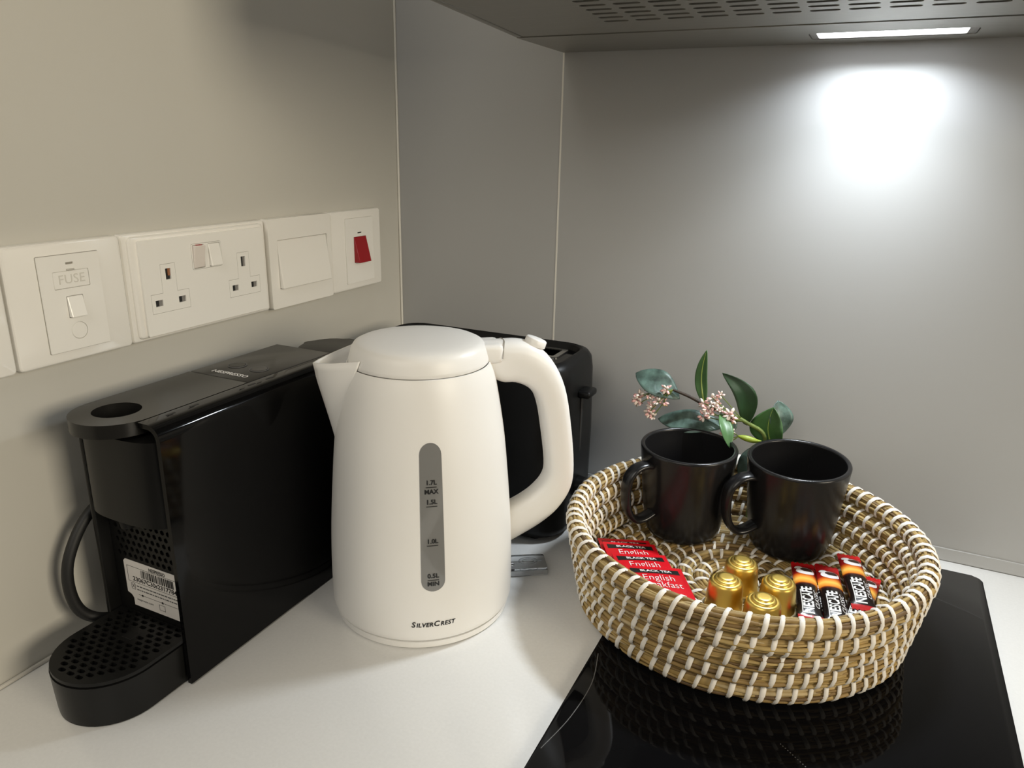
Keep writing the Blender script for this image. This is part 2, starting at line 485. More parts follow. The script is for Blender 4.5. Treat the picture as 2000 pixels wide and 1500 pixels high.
wl_bm('rocker', wl_shift(wedge(-.4327, -.4208, .2553, .2702, .0098, .0128, .0083), yc), M_white_face, p1)
wl_bm('cord_blank', poly_prism(ci_in, .0082, .0095, .0003, 1), M_white_face, p1)
wl_bm('indicator', poly_prism(led, .0080, .0085), M_dark, p1, None)
# double socket
p2, yc = wplate('double_socket', -.3834, -.2316, 'white double wall socket with two small rocker switches', 'socket')
wl_bm('frame', poly_prism(sub(rect(-.3834, -.2316-gapw, ZB, ZTp, .003), yc), .0002, .0070, .0025, 3), M_white_gloss, p2)
wl_bm('bevel_frame', poly_prism(sub(rect(-.3785, -.2365, .2262, .3062, .004), yc), .0068, .0092, .0022, 3), M_white_gloss, p2)
def tshape(cx, z0):
    # outline of the shutter moulding: centre cx, bottom z0
    return [(cx-.0187, z0), (cx+.0187, z0), (cx+.0187, z0+.0156), (cx+.0072, z0+.0156), (cx+.0072, z0+.0384), (cx-.0072, z0+.0384), (cx-.0072, z0+.0156), (cx-.0187, z0+.0156)]
holes = []; tins = []; pins = []
for cx in (-.3470, -.2661):
    T = sub(tshape(cx, .2447), yc)
    Ti = [(x, y) for x, y in groove(T, .00022)]
    holes.append(T)
    pl = [sub(rect(cx-.0150, cx-.0080, .2502, .2552, .0002, 2), yc), sub(rect(cx+.0076, cx+.0146, .2502, .2552, .0002, 2), yc), sub(rect(cx-.0026, cx+.0025, .2705, .2793, .0002, 2), yc)]
    tins.append((Ti, pl)); pins.append(pl)
swf = sub(rect(-.3222, -.2900, .2744, .2957, .0015), yc)
face = sub(rect(-.3717, -.2400, .2276, .3029, .0012), yc)
wl_obj('face', bm_plate(face, holes+[swf], .0090, .0112), M_white_face, p2)
wl_bm('face_backing', poly_prism(sub(rect(-.371, -.241, .229, .302), yc), .0091, .0094), M_line, p2, None)
for (Ti, pl), cx in zip(tins, (-.3470, -.2661)):
    so = wl_obj('socket_shutter', bm_plate(Ti, pl, .0094, .0112), M_white_face, p2)
    for k, q in enumerate(pl):
        xs = [p[0] for p in q]; ys = [p[1] for p in q]; xm = (min(xs)+max(xs))/2
        wl_bm('pin_hole', poly_prism(q, .0092, .0097), M_dark, so, None)
        m2 = M_copper if (k == 2 and cx < -.3) else M_grey_sh
        y0_ = min(ys)+(.0028 if k == 2 and cx < -.3 else 0)
        wl_bm('pin_shutter', poly_prism([(xm+.0004, y0_), (max(xs), y0_), (max(xs), max(ys)), (xm+.0004, max(ys))], .0096, .0102), m2, so, None)
sf = wl_obj('switch_surround', bm_plate([(a*1, b) for a, b in groove(swf, .00025)], [sub(rect(-.3208, -.3089, .2752, .2946, .0006), yc), sub(rect(-.3042, -.2912, .2752, .2946, .0006), yc)], .0094, .0113), M_white_face, p2)
wl_bm('rocker', wl_shift(wedge(-.3205, -.3092, .2756, .2943, .0142, .0112, .0095), yc), mat('rocker_pinkish', (.80, .74, .69), .22), p2)
wl_bm('rocker', wl_shift(wedge(-.3039, -.2915, .2756, .2943, .0112, .0142, .0095), yc), M_white_face, p2)
wl_bm('red_marker', poly_prism(sub(rect(-.3172, -.3122, .2940, .2949, .0002, 2), yc), .0096, .0135), M_red, p2, None)
# light switch
p3, yc = wplate('light_switch', -.2310, -.1403, 'white light switch with one large square rocker', 'switch')
wl_obj('frame', bm_plate(sub(rect(-.2310, -.1403-gapw, ZB, ZTp, .002), yc), [sub(rect(-.2199, -.1470, .2420, .2886, .001), yc)], .0004, .0095), M_white_gloss, p3)
wl_bm('frame_backing', poly_prism(sub(rect(-.2300, -.1415, ZB+.001, ZTp-.001), yc), .0002, .0040), M_line, p3, None)
wl_bm('rocker', wl_shift(wedge(-.2194, -.1474, .2424, .2882, .0086, .0142, .0036, .0008), yc), M_white_gloss, p3)
# cooker switch
p4, yc = wplate('cooker_switch', -.1397, -.0511, 'white cooker switch with a red rocker beside the corner', 'switch')
wl_bm('frame', poly_prism(sub(rect(-.1397, -.0511, ZB, ZTp, .0034, 4), yc), .0002, .0085, .0022, 3), M_white_gloss, p4)
wl_bm('insert_gap', poly_prism(sub(rect(-.1161, -.0668, .2307, .3007, .001), yc), .0080, .00862), mat('groove_pale', (.52, .50, .45), .5), p4, None)
led4 = sub(rect(-.0954, -.0882, .2838, .2853, .0003, 2), yc)
wl_obj('insert', bm_plate(sub(rect(-.1158, -.0671, .2310, .3004, .0008), yc), [led4, sub(rect(-.1024, -.0806, .2525, .2806, .0004), yc)], .0081, .0095), M_white_face, p4)
wl_bm('indicator', poly_prism(led4, .0080, .0087), M_dark, p4, None)
wl_bm('rocker', wl_shift(wedge(-.1020, -.0810, .2528, .2803, .0100, .0165, .0083, .0005), yc), M_red, p4)

# ------------------------------------------------------------------ coffee machine
MX0, MX1, MY0, MY1, MH = .033, .1192, -.459, -.2585, .2005
cmx = .0755
cm = root('coffee_machine', 'slim black capsule coffee machine with round drip tray standing along the ivory wall', 'coffee machine', (cmx, -.40, 0))
def L(x, y, z): return Vector((x-cmx, y+.40, z))
def shift_cm(bm): return bm_warp(bm, lambda v: L(*v))
def cmobj(name, bm, m, parent=cm, smooth=35): return obj(name, shift_cm(bm), m, parent, smooth)
# right housing: glossy side that rolls over into the top (profile in x-z, extruded along y)
prof = []
for i in range(9):
    t = radians(90*i/8); prof.append((MX1-.011+.011*sin(t), MH-.011+.011*cos(t)))
outer = [(.1004, MH)] + prof + [(MX1, .0015)]
inner = [(MX1-.0035, .0015)] + [(MX1-.011+.0075*sin(radians(90-90*i/6)), MH-.011+.0075*cos(radians(90-90*i/6))) for i in range(7)] + [(.1004, MH-.0035)]
ring_ = outer+inner
bm = bmesh.new()
A = [bm.verts.new((x, MY0, z)) for x, z in ring_]; B = [bm.verts.new((x, MY1, z)) for x, z in ring_]
n = len(ring_)
bm.faces.new(A); bm.faces.new(list(reversed(B)))
for i in range(n): bm.faces.new((A[i], B[i], B[(i+1) % n], A[(i+1) % n]))
cmobj('side_housing', bm, M_blk_gloss, smooth=30)
# left housing panel
cmobj('side_panel', box(MX0, MX0+.0045, MY0+.002, MY1, .0015, MH-.003, .0015, 2), M_blk_satin)
# core body behind the recess
cmobj('core', box(MX0+.0045, MX1-.0037, -.4455, MY1+.004, .002, MH-.013, .001, 1), M_blk_matte)
cmobj('rear_cover', box(MX0+.003, MX1-.003, MY1-.002, MY1+.006, .002, MH-.002, .003, 2), M_blk_satin)
# top deck behind the lever
top = cmobj('top_deck', box(.0360, .0983, -.3585, MY1, MH-.014, MH-.0004, .0012, 2), M_blk_top)
for bx in (.0575, .0812):
    b_ = bmesh.new(); 
    me = plate(circle(bx, -.3284, .0076, 28), [circle(bx, -.3284, .0070, 28)], .0005, MH+.0000)
    warp(me, lambda v: L(*v)); link('button_ring', me, M_print_g, top)
    cmobj('button', bm_warp(poly_prism(circle(bx, -.3284, .0068, 28), MH-.002, MH+.0004, .0004, 1), lambda v: v), M_blk_top, top)
t = text_mesh('NESPRESSO', .0072, .0002, width=.036); 
t.transform(Matrix.Translation((.0700, -.3490, MH+.0000))); warp(t, lambda v: L(*v)); link('lettering', t, M_print_w, top)
for k, yv in enumerate((-.437, -.417, -.362, -.343)):
    cmobj('vent_slot', box(.1045, .1063, yv-.0035, yv+.0035, MH-.0006, MH+.0002), M_dark, cm, None)
# brewing head: rounded front block
hc = (.0680, -.4485)
def dshape(r, yb, cx=hc[0], cy=hc[1], n=20):
    p = [(cx+r, yb)]; p = []
    for i in range(n+1):
        t = radians(180+180*i/n); p.append((cx+r*cos(t), cy+r*sin(t)))
    return p+[(cx+r, yb), (cx-r, yb)]
hp_ = [(.0765-.0388*math.copysign(abs(cos(t))**.7, cos(t)), -.4460-.0195*sin(t)**.62) for t in [pi*i/28 for i in range(29)]]
bm = poly_prism(hp_+[(.1153, -.4445), (.0377, -.4445)], .1250, MH-.0125, .0, 1)
cmobj('brew_head', bm, M_blk_satin)
cmobj('spout', bm_warp(lathe([(0, .114), (.005, .114), (.0065, .1250), (0, .1250)], 20), lambda v: Vector((v.x+hc[0], v.y+hc[1]-.005, v.z))), M_blk_matte)
# lever: flat top with a ring at its front
def lever_outline():
    p = []
    for i in range(25):
        t = radians(180+180*i/24); p.append((hc[0]+.0306*cos(t), hc[1]+.0306*sin(t)))
    return p+[(hc[0]+.0306, -.3600), (hc[0]-.0306, -.3600)]
me = plate(lever_outline(), [circle(hc[0]-.001, hc[1], .0158, 32)], .0096, MH-.0050)
warp(me, lambda v: L(*v))
lv = link('lever', me, M_blk_top, cm)
bv = lv.modifiers.new('bevel', 'BEVEL'); bv.width = .0016; bv.segments = 3; bv.limit_method = 'ANGLE'
cmobj('lever_ring', bm_warp(lathe([(.0160, MH-.001), (.0158, MH-.0128), (.0125, MH-.0128), (.0, MH-.0128)], 32), lambda v: Vector((v.x+hc[0]-.001, v.y+hc[1], v.z))), M_blk_matte, lv)
# grid plate in the recess below the head
holes = []
for r_ in range(12):
    for c_ in range(12):
        x = .0445+c_*.0058+(.0029 if r_ % 2 else 0); z = .084+r_*.0056
        if x < .1105 and z < .120: holes.append([(x+.0021*cos(radians(60*k+30)), z+.0021*sin(radians(60*k+30))) for k in range(6)])
me = plate([(.0380, .034), (.1150, .034), (.1150, .1210), (.0380, .1210)], holes, .0012, 0)
warp(me, lambda v: L(v.x, -.4466-v.z, v.y)); link('recess_grid', me, M_blk_satin, cm)
# sticker with barcode
stk_y = -.4476
S0, S1, SZ0, SZ1 = .0480, .1080, .0415, .0800
me = plate([(S0+.006, SZ0), (S1, SZ0), (S1, SZ1), (S0+.002, SZ1), (S0, SZ1-.002), (S0, SZ0+.010), (S0+.004, SZ0+.0085), (S0+.006, SZ0+.006)], [], .0003, 0)
def onstk(v): return L(v.x, stk_y-v.z, v.y)
warp(me, onstk); stk = link('sticker', me, M_sticker, cm); stk['label'] = 'white paper sticker with barcode and serial number'
def stext(s, x, z, size, width=None, m=M_print_b, bold=0):
    t = text_mesh(s, size, .0001, 'LEFT', width=width, bold=bold); t.transform(Matrix.Translation((x, z, .0002))); warp(t, onstk); link('lettering', t, m, stk)
stext('NESPRESSO', .0745, .0768, .0040, .0165, bold=.0001)
stext('23067C30s2317784O', .0560, .0648, .0052, .0500, bold=.0001)
bm = bmesh.new(); rb = random.Random(5)      # two lines of print too small to read
for zz in (.0590, .0560):
    x = .0590
    while x < .1020:
        wd = rb.uniform(.0010, .0034); box(x, x+wd, zz-.0005, zz+.0005, -.0001, .0002, bm=bm); x += wd+.0006
bm_warp(bm, onstk); obj('small_print', bm, M_print_g, stk, None)
stext('nespresso.com', .0575, .0475, .0026, .0170, M_print_g)
bm = bmesh.new(); rb = random.Random(3); x = .0655
while x < .0985:
    wd = rb.choice((.0004, .0004, .0008, .0012)); box(x, x+wd, .0676, .0740, -.0001, .0003, bm=bm); x += wd+rb.choice((.0004, .0006, .0009))
bm_warp(bm, lambda v: onstk(v)); obj('barcode', bm, M_print_b, stk, None)
bm = bmesh.new()
for (xa, xb, za, zb) in ((.0510, .1080, .0748, .0750), (.0510, .1080, .0618, .0620), (.0510, .0512, .0618, .0750), (.0600, .1080, .0519, .0521)):
    box(xa, xb, za, zb, -.0001, .0003, bm=bm)
for (xa, za) in ((.0640, .0520), (.0850, .0520)): box(xa-.0008, xa+.0008, za-.0008, za+.0008, -.0001, .0003, bm=bm)
for (xa, xb, za, zb) in ((.0535, .0575, .0605, .0607), (.0535, .0575, .0555, .0557), (.0535, .0537, .0555, .0607), (.0573, .0575, .0555, .0607), (.081, .087, .0495, .0497), (.081, .0812, .0450, .0497), (.0868, .087, .0450, .0497), (.081, .087, .0450, .0452)): box(xa, xb, za, zb, -.0001, .0003, bm=bm)
bm_warp(bm, lambda v: onstk(v)); obj('printed_lines', bm, M_print_b, stk, None)
t = text_mesh('X', .0042, .0001); t.transform(Matrix.Translation((.0555, .0581, .0002))); warp(t, onstk); link('printed_icon', t, M_print_b, stk)
# drip tray
TC = (.0762, -.4865)
def tray_out(r, yb=-.4460, n=24):
    p = []
    for i in range(n+1):
        t = radians(180+180*i/n); p.append((TC[0]+r*cos(t), TC[1]+r*sin(t)))
    return p+[(TC[0]+r, yb), (TC[0]-r, yb)]
bm = bmesh.new()
lo = [bm.verts.new((x, y, .0008)) for x, y in tray_out(.0362)]; md = [bm.verts.new((x, y, .006)) for x, y in tray_out(.0368)]; hi = [bm.verts.new((x, y, .0325)) for x, y in tray_out(.0380)]
for a, b in ((lo, md), (md, hi)):
    for i in range(len(a)): bm.faces.new((a[i], a[(i+1) % len(a)], b[(i+1) % len(a)], b[i]))
bm.faces.new(hi); bm.faces.new(list(reversed(lo)))
tr = cmobj('drip_tray', bm, M_blk_satin)
holes = []
for r_ in range(16):
    for c_ in range(9):
        y = -.5165+r_*.0047; x = TC[0]-.0344+c_*.0086+(.0043 if r_ % 2 else 0)
        dx = abs(x-TC[0]); dy = min(0, y-TC[1])
        if math.hypot(dx+.0030, dy-.001) < .0345 and dx < .0315 and not (abs(x-TC[0]) < .0065 and abs(y+.470) < .006):
            holes.append(stadium(x, y, .0031, .0016, 2))
me = plate(tray_out(.0374, -.4480), holes, .0026, .0349)
warp(me, lambda v: L(*v)); gr = link('drip_grid', me, M_blk_satin, cm)
bv = gr.modifiers.new('bevel', 'BEVEL'); bv.width = .0004; bv.segments = 1; bv.limit_method = 'ANGLE'
cmobj('drip_well', poly_prism(tray_out(.0358, -.4482), .0324, .0332), M_dark, cm, None)
cmobj('drip_float', box(TC[0]-.005, TC[0]+.005, -.4745, -.4655, .0340, .0364, .0006, 1), M_blk_matte, gr)
# water tank with its lid behind the machine
cmobj('water_tank', poly_prism(rrect(.045, .1130, -.2565, -.1980, .026, 7), .003, .186, .002, 2), mat('smoked_tank', (.02, .02, .02), .1, spec=.5))
cmobj('tank_lid', poly_prism(rrect(.042, .1155, -.2565, -.1955, .028, 7), .186, .1955, .003, 3), M_blk_satin)
# power cord looping beside the machine
cp = smooth_profile([(.030, -.30, .045), (.024, -.36, .095), (.0225, -.42, .118), (.0215, -.450, .112), (.0205, -.470, .085), (.0205, -.474, .058), (.024, -.468, .036), (.031, -.448, .024), (.030, -.40, .010), (.020, -.33, .006), (.016, -.26, .006), (.02, -.20, .006)], 6)
bm = tube([L(*p) for p in cp], .0042, 10)
obj('power_cord', bm, M_cord, cm, 60)

# ------------------------------------------------------------------ kettle
ka = radians(38.4)
ket = root('kettle', 'matt white electric kettle with grey water gauge between the black machines', 'kettle', (.2073, -.2850, 0), (0, 0, ka))
KP = [(.0725, .0080), (.0752, .0092), (.0760, .0120), (.0763, .022), (.0763, .036), (.0757, .060), (.0744, .085), (.0717, .120), (.0677, .160), (.0611, .200), (.0566, .2155)]
kp = [KP[0], KP[1]]+[tuple(v[:2]) for v in smooth_profile([(a, b) for a, b in KP[2:]], 5)]
def kr(z):
    for (r0, z0), (r1, z1) in zip(kp, kp[1:]):
        if z0 <= z <= z1: return r0+(r1-r0)*(z-z0)/max(1e-9, z1-z0)
    return kp[-1][0]
obj('base_ring', lathe([(0, .0002), (.0715, .0002), (.0735, .0015), (.0742, .0068), (.0700, .0072), (.0700, .0085), (0, .0085)], 72), M_kettle, ket)
obj('body', lathe(kp+[(.0556, .2157), (.0540, .2140), (.0540, .2050), (0, .2040)], 96), M_kettle, ket, 50)
lid = obj('lid', lathe([(0, .2150), (.0520, .2150), (.0546, .2156), (.0552, .2164), (.0549, .2190), (.0535, .2245), (.0525, .2275), (.0505, .2305), (.0470, .2322), (.0400, .2336), (.0250, .2348), (.0100, .2352), (0, .2353)], 96), M_kettle, ket, 50)
# hinge tab of the lid
bm = box(.046, .0655, -.0150, .0150, .2130, .2288, .0040, 4); obj('hinge_tab', bm, M_kettle, lid, 50)
# spout: loft of U shaped sections
bm = bmesh.new(); secs = []
NS, NT = 12, 14
for i in range(NS+1):
    u = i/NS
    z = .152+(.2165-.152)*u
    rb_ = kr(min(z, .215))
    tip = rb_-.0008+(.0815-kr(.2155)+.0008)*u**1.12
    hw = .004+.0255*u**.75
    row = []
    for k in range(NT+1):
        q = -1+2*k/NT
        yy = hw*sin(q*pi/2)*1.0
        bx = math.sqrt(max(rb_**2-hw**2, 0))-.0015
        f = (1-abs(sin(q*pi/2))**1.45)
        xx = bx+(tip-bx)*f
        zz = z + (u**3)*(.0075*(1-f))
        row.append((-xx, yy, zz))
    secs.append(row)
out_v = [[bm.verts.new(p) for p in r] for r in secs]
for a, b in zip(out_v, out_v[1:]):
    for k in range(NT): bm.faces.new((a[k], a[k+1], b[k+1], b[k]))
me = from_bm(bm, 'spout'); sp = link('spout', me, M_kettle, ket, 60)
so = sp.modifiers.new('thick', 'SOLIDIFY'); so.thickness = .0018; so.offset = -1
# handle: loft between outer and inner outline
ST = [((.045, .2290), (.052, .2030), .011), ((.0655, .2293), (.0655, .1955), .0135), ((.080, .2291), (.0770, .1945), .0142), ((.0935, .2250), (.0873, .1900), .0146), ((.1080, .2122), (.0943, .1822), .0145), ((.1195, .1892), (.0985, .1710), .0140), ((.1262, .1568), (.1018, .1535), .0134), ((.1306, .1186), (.1063, .1204), .0130), ((.1288, .0968), (.1046, .1066), .0128), ((.1180, .0779), (.0962, .0963), .0126), ((.1022, .0644), (.0850, .0885), .0124), ((.0810, .0525), (.0715, .0818), .0122), ((.0660, .0450), (.0600, .0750), .0118)]
so_ = smooth_profile([s[0] for s in ST], 4); si_ = smooth_profile([s[1] for s in ST], 4); sw_ = smooth_profile([(s[2], 0) for s in ST], 4)
bm = bmesh.new(); rings = []
for a, b, wv in zip(so_, si_, sw_):
    c = (a+b)/2; h = (a-b)/2; row = []
    for k in range(20):
        t = 2*pi*k/20
        ct = math.copysign(abs(cos(t))**.62, cos(t)); st = math.copysign(abs(sin(t))**.62, sin(t))
        p = c+h*ct
        row.append(bm.verts.new((p.x, wv.x*st, p.y)))
    rings.append(row)
for a, b in zip(rings, rings[1:]):
    for k in range(20): bm.faces.new((a[k], a[(k+1) % 20], b[(k+1) % 20], b[k]))
bm.faces.new(rings[0]); bm.faces.new(rings[-1])
hd = obj('handle', bm, M_kettle, ket, 70)
# seam ring where the handle meets the hinge
bm = bmesh.new()
for sc_, xx in ((1.015, .0648), (1.015, .0654)):
    pass
sv = []
for k in range(33):
    t = -pi/2*1.0+pi*1.0*k/32 - 0
pts_o = []
for k in range(21):
    q = -1+2*k/20
    yy = .0148*q
    pts_o.append((.0645+.0035*(1-q*q), yy, .2298-.0005-.012*abs(q)**5))
obj('hinge_seam', tube(pts_o, .00035, 6), M_line, hd, None)
# on/off button
bm = lathe([(0, 0), (.0088, 0), (.0090, .0008), (.0088, .0052), (.0080, .0060), (.0040, .0062), (0, .0062)], 32)
bt = obj('switch_button', bm, M_kettle, ket, 50); bt.location = (.0938, 0, .2238); bt.rotation_euler = (0, radians(20), 0)
# gauge window on the camera side (local -Y)
def on_kettle(off):
    def f(v):
        z = v.y; r = kr(z)+off+v.z; a = -pi/2+v.x/.0745
        return Vector((r*cos(a), r*sin(a), z))
    return f
def grid_stadium(hx_, z0, z1, nz=40, nx=8):
    bm = bmesh.new(); rows_ = []
    for i in range(nz+1):
        s = i/nz; s = .5-.5*cos(pi*s); z = z0+(z1-z0)*s
        d = min(z-z0, z1-z); ww = hx_ if d >= hx_ else math.sqrt(max(hx_**2-(hx_-d)**2, 1e-9))
        rows_.append([bm.verts.new((ww*(-1+2*k/nx), z, 0)) for k in range(nx+1)])
    for a, b in zip(rows_, rows_[1:]):
        for k in range(nx): bm.faces.new((a[k], a[k+1], b[k+1], b[k]))
    return bm
bm = grid_stadium(.0089, .0533, .1712); r_ = bmesh.ops.extrude_face_region(bm, geom=bm.faces[:])
for v in r_['geom']:
    if isinstance(v, bmesh.types.BMVert): v.co.z = -.0015
bm_warp(bm, on_kettle(.0004))
gg = obj('water_gauge', bm, M_gauge, ket, 40)
def ktext(lines, z, size, parent, m, width=None, bold=0, shear=0, x=0):
    t = text_mesh(lines, size, .0001, width=width, bold=bold, shear=shear)
    t.transform(Matrix.Translation((x, z, .0003))); warp(t, on_kettle(.0005)); link('lettering', t, m, parent)
for s, z in (('1.7L', .1413), ('MAX', .1342), ('1.5L', .1262), ('1.0L', .0950), ('0.5L', .0665), ('MIN', .0598)):
    ktext(s, z, .0050, gg, M_print_b, bold=.00012)
for z in (.1378, .1228, .0916, .0630):
    bm = box(-.0042, .0042, z-.00025, z+.00025, .0002, .0004); 
    bmesh.ops.subdivide_edges(bm, edges=bm.edges[:], cuts=2, use_grid_fill=True)
    bm_warp(bm, on_kettle(.0005)); obj('level_mark', bm, M_print_b, gg, None)
# brand: small capitals
xw = -.0172; parts_ = []
for ch, s in (('S', .0066), ('ILVER', .0052), ('C', .0066), ('REST', .0052)):
    t = text_mesh(ch, s, .0001, 'LEFT', bold=.00012, shear=.18, spacing=1.08)
    xs = [v.co.x for v in t.vertices]; ys = [v.co.y for v in t.vertices]
    k = 1.0
    t.transform(Matrix.Translation((xw-min(xs), -min(ys), 0))); xw += max(xs)-min(xs)+.0006
    parts_.append(t)
t = join_meshes(parts_); xs = [v.co.x for v in t.vertices]; k = .0335/(max(xs)-min(xs)); x0 = min(xs)
for v in t.vertices: v.co = Vector(((v.co.x-x0)*k-.0168, v.co.y*1.0+.0222, .0002))
warp(t, on_kettle(.0002)); link('brand_lettering', t, M_print_b, ket)

# ------------------------------------------------------------------ toaster
TX0, TX1, TY0, TY1, TH = .040, .280, -.160, -.046, .1835
tcx, tcy = (TX0+TX1)/2, (TY0+TY1)/2
toa = root('toaster', 'black toaster standing in the corner behind the white kettle', 'toaster', (tcx, tcy, 0))
hx_, hy_ = (TX1-TX0)/2, (TY1-TY0)/2
def rr(sx, sy, r, n=6): return rrect(-sx, sx, -sy, sy, r, n)
bm = bmesh.new()
levels = [(.0025, -.007, .030), (.006, -.0025, .032), (.014, 0, .032), (.10, .0005, .031), (.165, -.001, .030), (.176, -.0025, .029), (.1815, -.006, .027), (TH, -.011, .024)]
inner_l = [(TH-.0012, -.0140, .020), (TH-.0065, -.0160, .019)]
rings = []
for z, d, r in levels+inner_l:
    rings.append([bm.verts.new((x, y, z)) for x, y in rr(hx_+d, hy_+d, r)])
for a, b in zip(rings, rings[1:]):
    for i in range(len(a)): bm.faces.new((a[i], a[(i+1) % len(a)], b[(i+1) % len(a)], b[i]))
bm.faces.new(list(reversed(rings[0])))
obj('body', bm, M_toast, toa, 40)
slots = [rrect(-.085, .088, yy-.0150, yy+.0150, .003, 3) for yy in (.0195, -.0225)]
link('top_plate', plate(rr(hx_-.0158, hy_-.0158, .019), slots, .0012, TH-.0070), M_blk_gloss, toa)
for yy in (.0195, -.0225):
    fr = link('slot_frame', plate(rrect(-.0875, .0905, yy-.0172, yy+.0172, .004, 3), [rrect(-.0845, .0850, yy-.0135, yy+.0135, .002, 3)], .0012, TH-.0058), M_chrome, toa)
    obj('slot_well', box(-.085, .088, yy-.015, yy+.015, TH-.075, TH-.074), M_toast_in, fr, None)
    for k in range(9):
        x = -.075+k*.0185
        obj('guard_wire', tube([(x, yy-.0105, TH-.070), (x, yy-.0105, TH-.010)], .0006, 5), M_chrome, fr, None)
obj('lever_slot', box(hx_-.0004, hx_+.0008, -.0022, .0022, .085, .150, .0004, 1), M_dark, toa, None)
lvb = box(hx_-.002, hx_+.012, -.0115, .0115, .1440, .1515, .0030, 3)
obj('lever', lvb, M_toast, toa, 40)
for sx in (-1, 1):
    for sy in (-1, 1):
        obj('foot', bm_warp(lathe([(0, 0), (.008, 0), (.009, .0065), (0, .0065)], 16), lambda v: v+Vector((sx*.09, sy*.038, .0002))), M_cord, toa)
for sx in (-1,):
    obj('dial', bm_warp(lathe([(0, 0), (.012, 0), (.011, .008), (0, .008)], 24), lambda v: Vector((hx_+v.z-.0006, v.x, v.y+.045))), M_toast, toa)

# ------------------------------------------------------------------ clear plastic clip lying on the counter
ca = radians(33)
clp = root('plastic_clip', 'small clear plastic clip lying on the worktop right of the kettle', 'clip', (.2690, -.2045, .0), (0, 0, ca))
pc = plate(rrect(-.034, .0185, -.0125, .0125, .003, 4), [circle(-.013, -.003, .0018, 12)], .0022, .0072)
o = link('plate', pc, M_clear, clp)
bv = o.modifiers.new('bevel', 'BEVEL'); bv.width = .0005; bv.segments = 2; bv.limit_method = 'ANGLE'
obj('rim', box(-.034, .0188, -.0127, -.0108, .0004, .0066, .0006, 2), M_clear, clp)
obj('rim', box(-.034, .0188, .0108, .0127, .0004, .0066, .0006, 2), M_clear, clp)
for rx, ry in ((.0085, .0058), (.0052, .0030)):
    obj('embossed_oval', tube([(.002+rx*cos(2*pi*i/28), ry*sin(2*pi*i/28), .0086) for i in range(29)], .0006, 6, cap=False), M_clear, clp, 60)
# ------------------------------------------------------------------ basket
BC = Vector((.4525, -.1680, .0045))
bas = root('woven_basket', 'round coiled straw basket with white stitching standing on the black hob', 'basket', BC)
rnd = random.Random(11)
NW = 5
WALL = []   # (radius, z, radial half, vertical half)
for k in range(NW):
    WALL.append((.1300+.0028*k, .0082+.0151*k, .0072, .0079))
FLOOR = []
rr_ = .1185
while rr_ > .008:
    FLOOR.append((rr_, .0137, .0076, .0062)); rr_ -= .0150

def coil_mesh(R, Z, a, b, name):
    bm = bmesh.new()
    seg = max(18, int(2*pi*R/.006))
    # core
    core = []
    for i in range(seg):
        t = 2*pi*i/seg
        core.append([bm.verts.new(((R+(a-.0014)*cos(2*pi*k/8))*cos(t), (R+(a-.0014)*cos(2*pi*k/8))*sin(t), Z+(b-.0014)*sin(2*pi*k/8))) for k in range(8)])
    for i in range(seg):
        A_, B_ = core[i], core[(i+1) % seg]
        for k in range(8): bm.faces.new((A_[k], A_[(k+1) % 8], B_[(k+1) % 8], B_[k]))
    # strands: overlapping short straws lying around the core
    ns = int(14)
    for s in range(ns):
        th0 = 2*pi*s/ns
        pos = rnd.uniform(0, .06)
        total = 2*pi*R
        while pos < total:
            ln = min(rnd.uniform(.035, .10), total*.9)
            drift = rnd.uniform(-.35, .35)+.22
            rad = rnd.uniform(.0009, .0021)
            lift = rnd.uniform(-.0009, .0006)
            th = th0+rnd.uniform(-.12, .12)
            npt = max(4, int(ln/.007)); path = []
            for i in range(npt+1):
                u = i/npt
                t = (pos+ln*u)/R
                ph = th+drift*u+.05*sin(9*u+s)
                e_ = lift-.0012*(abs(2*u-1)**6)
                rx = R+(a-.0012+e_)*cos(ph); zz = Z+(b-.0012+e_)*sin(ph)
                path.append(Vector((rx*cos(t), rx*sin(t), zz)))
            tube(path, [rad*(.45+.55*min(1, 6*min(i, npt-i)/npt)) for i in range(npt+1)], 5, bm, cap=False)
            pos += ln*rnd.uniform(.86, 1.0)
    return from_bm(bm, name)
for (R, Z, a, b) in WALL+FLOOR:
    me = coil_mesh(R, Z, a, b, 'coil'); link('coil', me, M_straw, bas, 80)
obj('centre_knot', bm_warp(lathe([(0, .008), (.006, .009), (.0075, .013), (.005, .018), (0, .0195)], 16), lambda v: v), M_straw, bas)

def stitch_bm(R, Z, a, b, th0, th1, slant, wd, thick=.0010, n=11, ang=0.0, bm=None, jitter=None):
    """white raffia strip wrapped round the coil at angle ang"""
    if bm is None: bm = bmesh.new()
    rg = []
    for i in range(n+1):
        u = i/n; ph = th0+(th1-th0)*u
        t = ang+slant*(u-.5)/R
        nr = Vector((cos(ph), sin(ph)))
        dip = -.0012*(abs(2*u-1)**5)
        base = Vector((R+(a+.0002+dip)*cos(ph), Z+(b+.0002+dip)*sin(ph)))
        top = base+nr*thick
        wv = wd*(.75+.25*sin(pi*u))
        q = []
        for (pp, off) in ((base, -wv/2), (top, -wv*.28), (top, wv*.28), (base, wv/2)):
            tt = t+off/R
            q.append(bm.verts.new((pp.x*cos(tt), pp.x*sin(tt), pp.y)))
        rg.append(q)
    for A_, B_ in zip(rg, rg[1:]):
        for k in range(3): bm.faces.new((A_[k], A_[k+1], B_[k+1], B_[k]))
    return bm
NST = 76
cam_ang = math.atan2(cam.location.y-BC.y, cam.location.x-BC.x)
cands = []
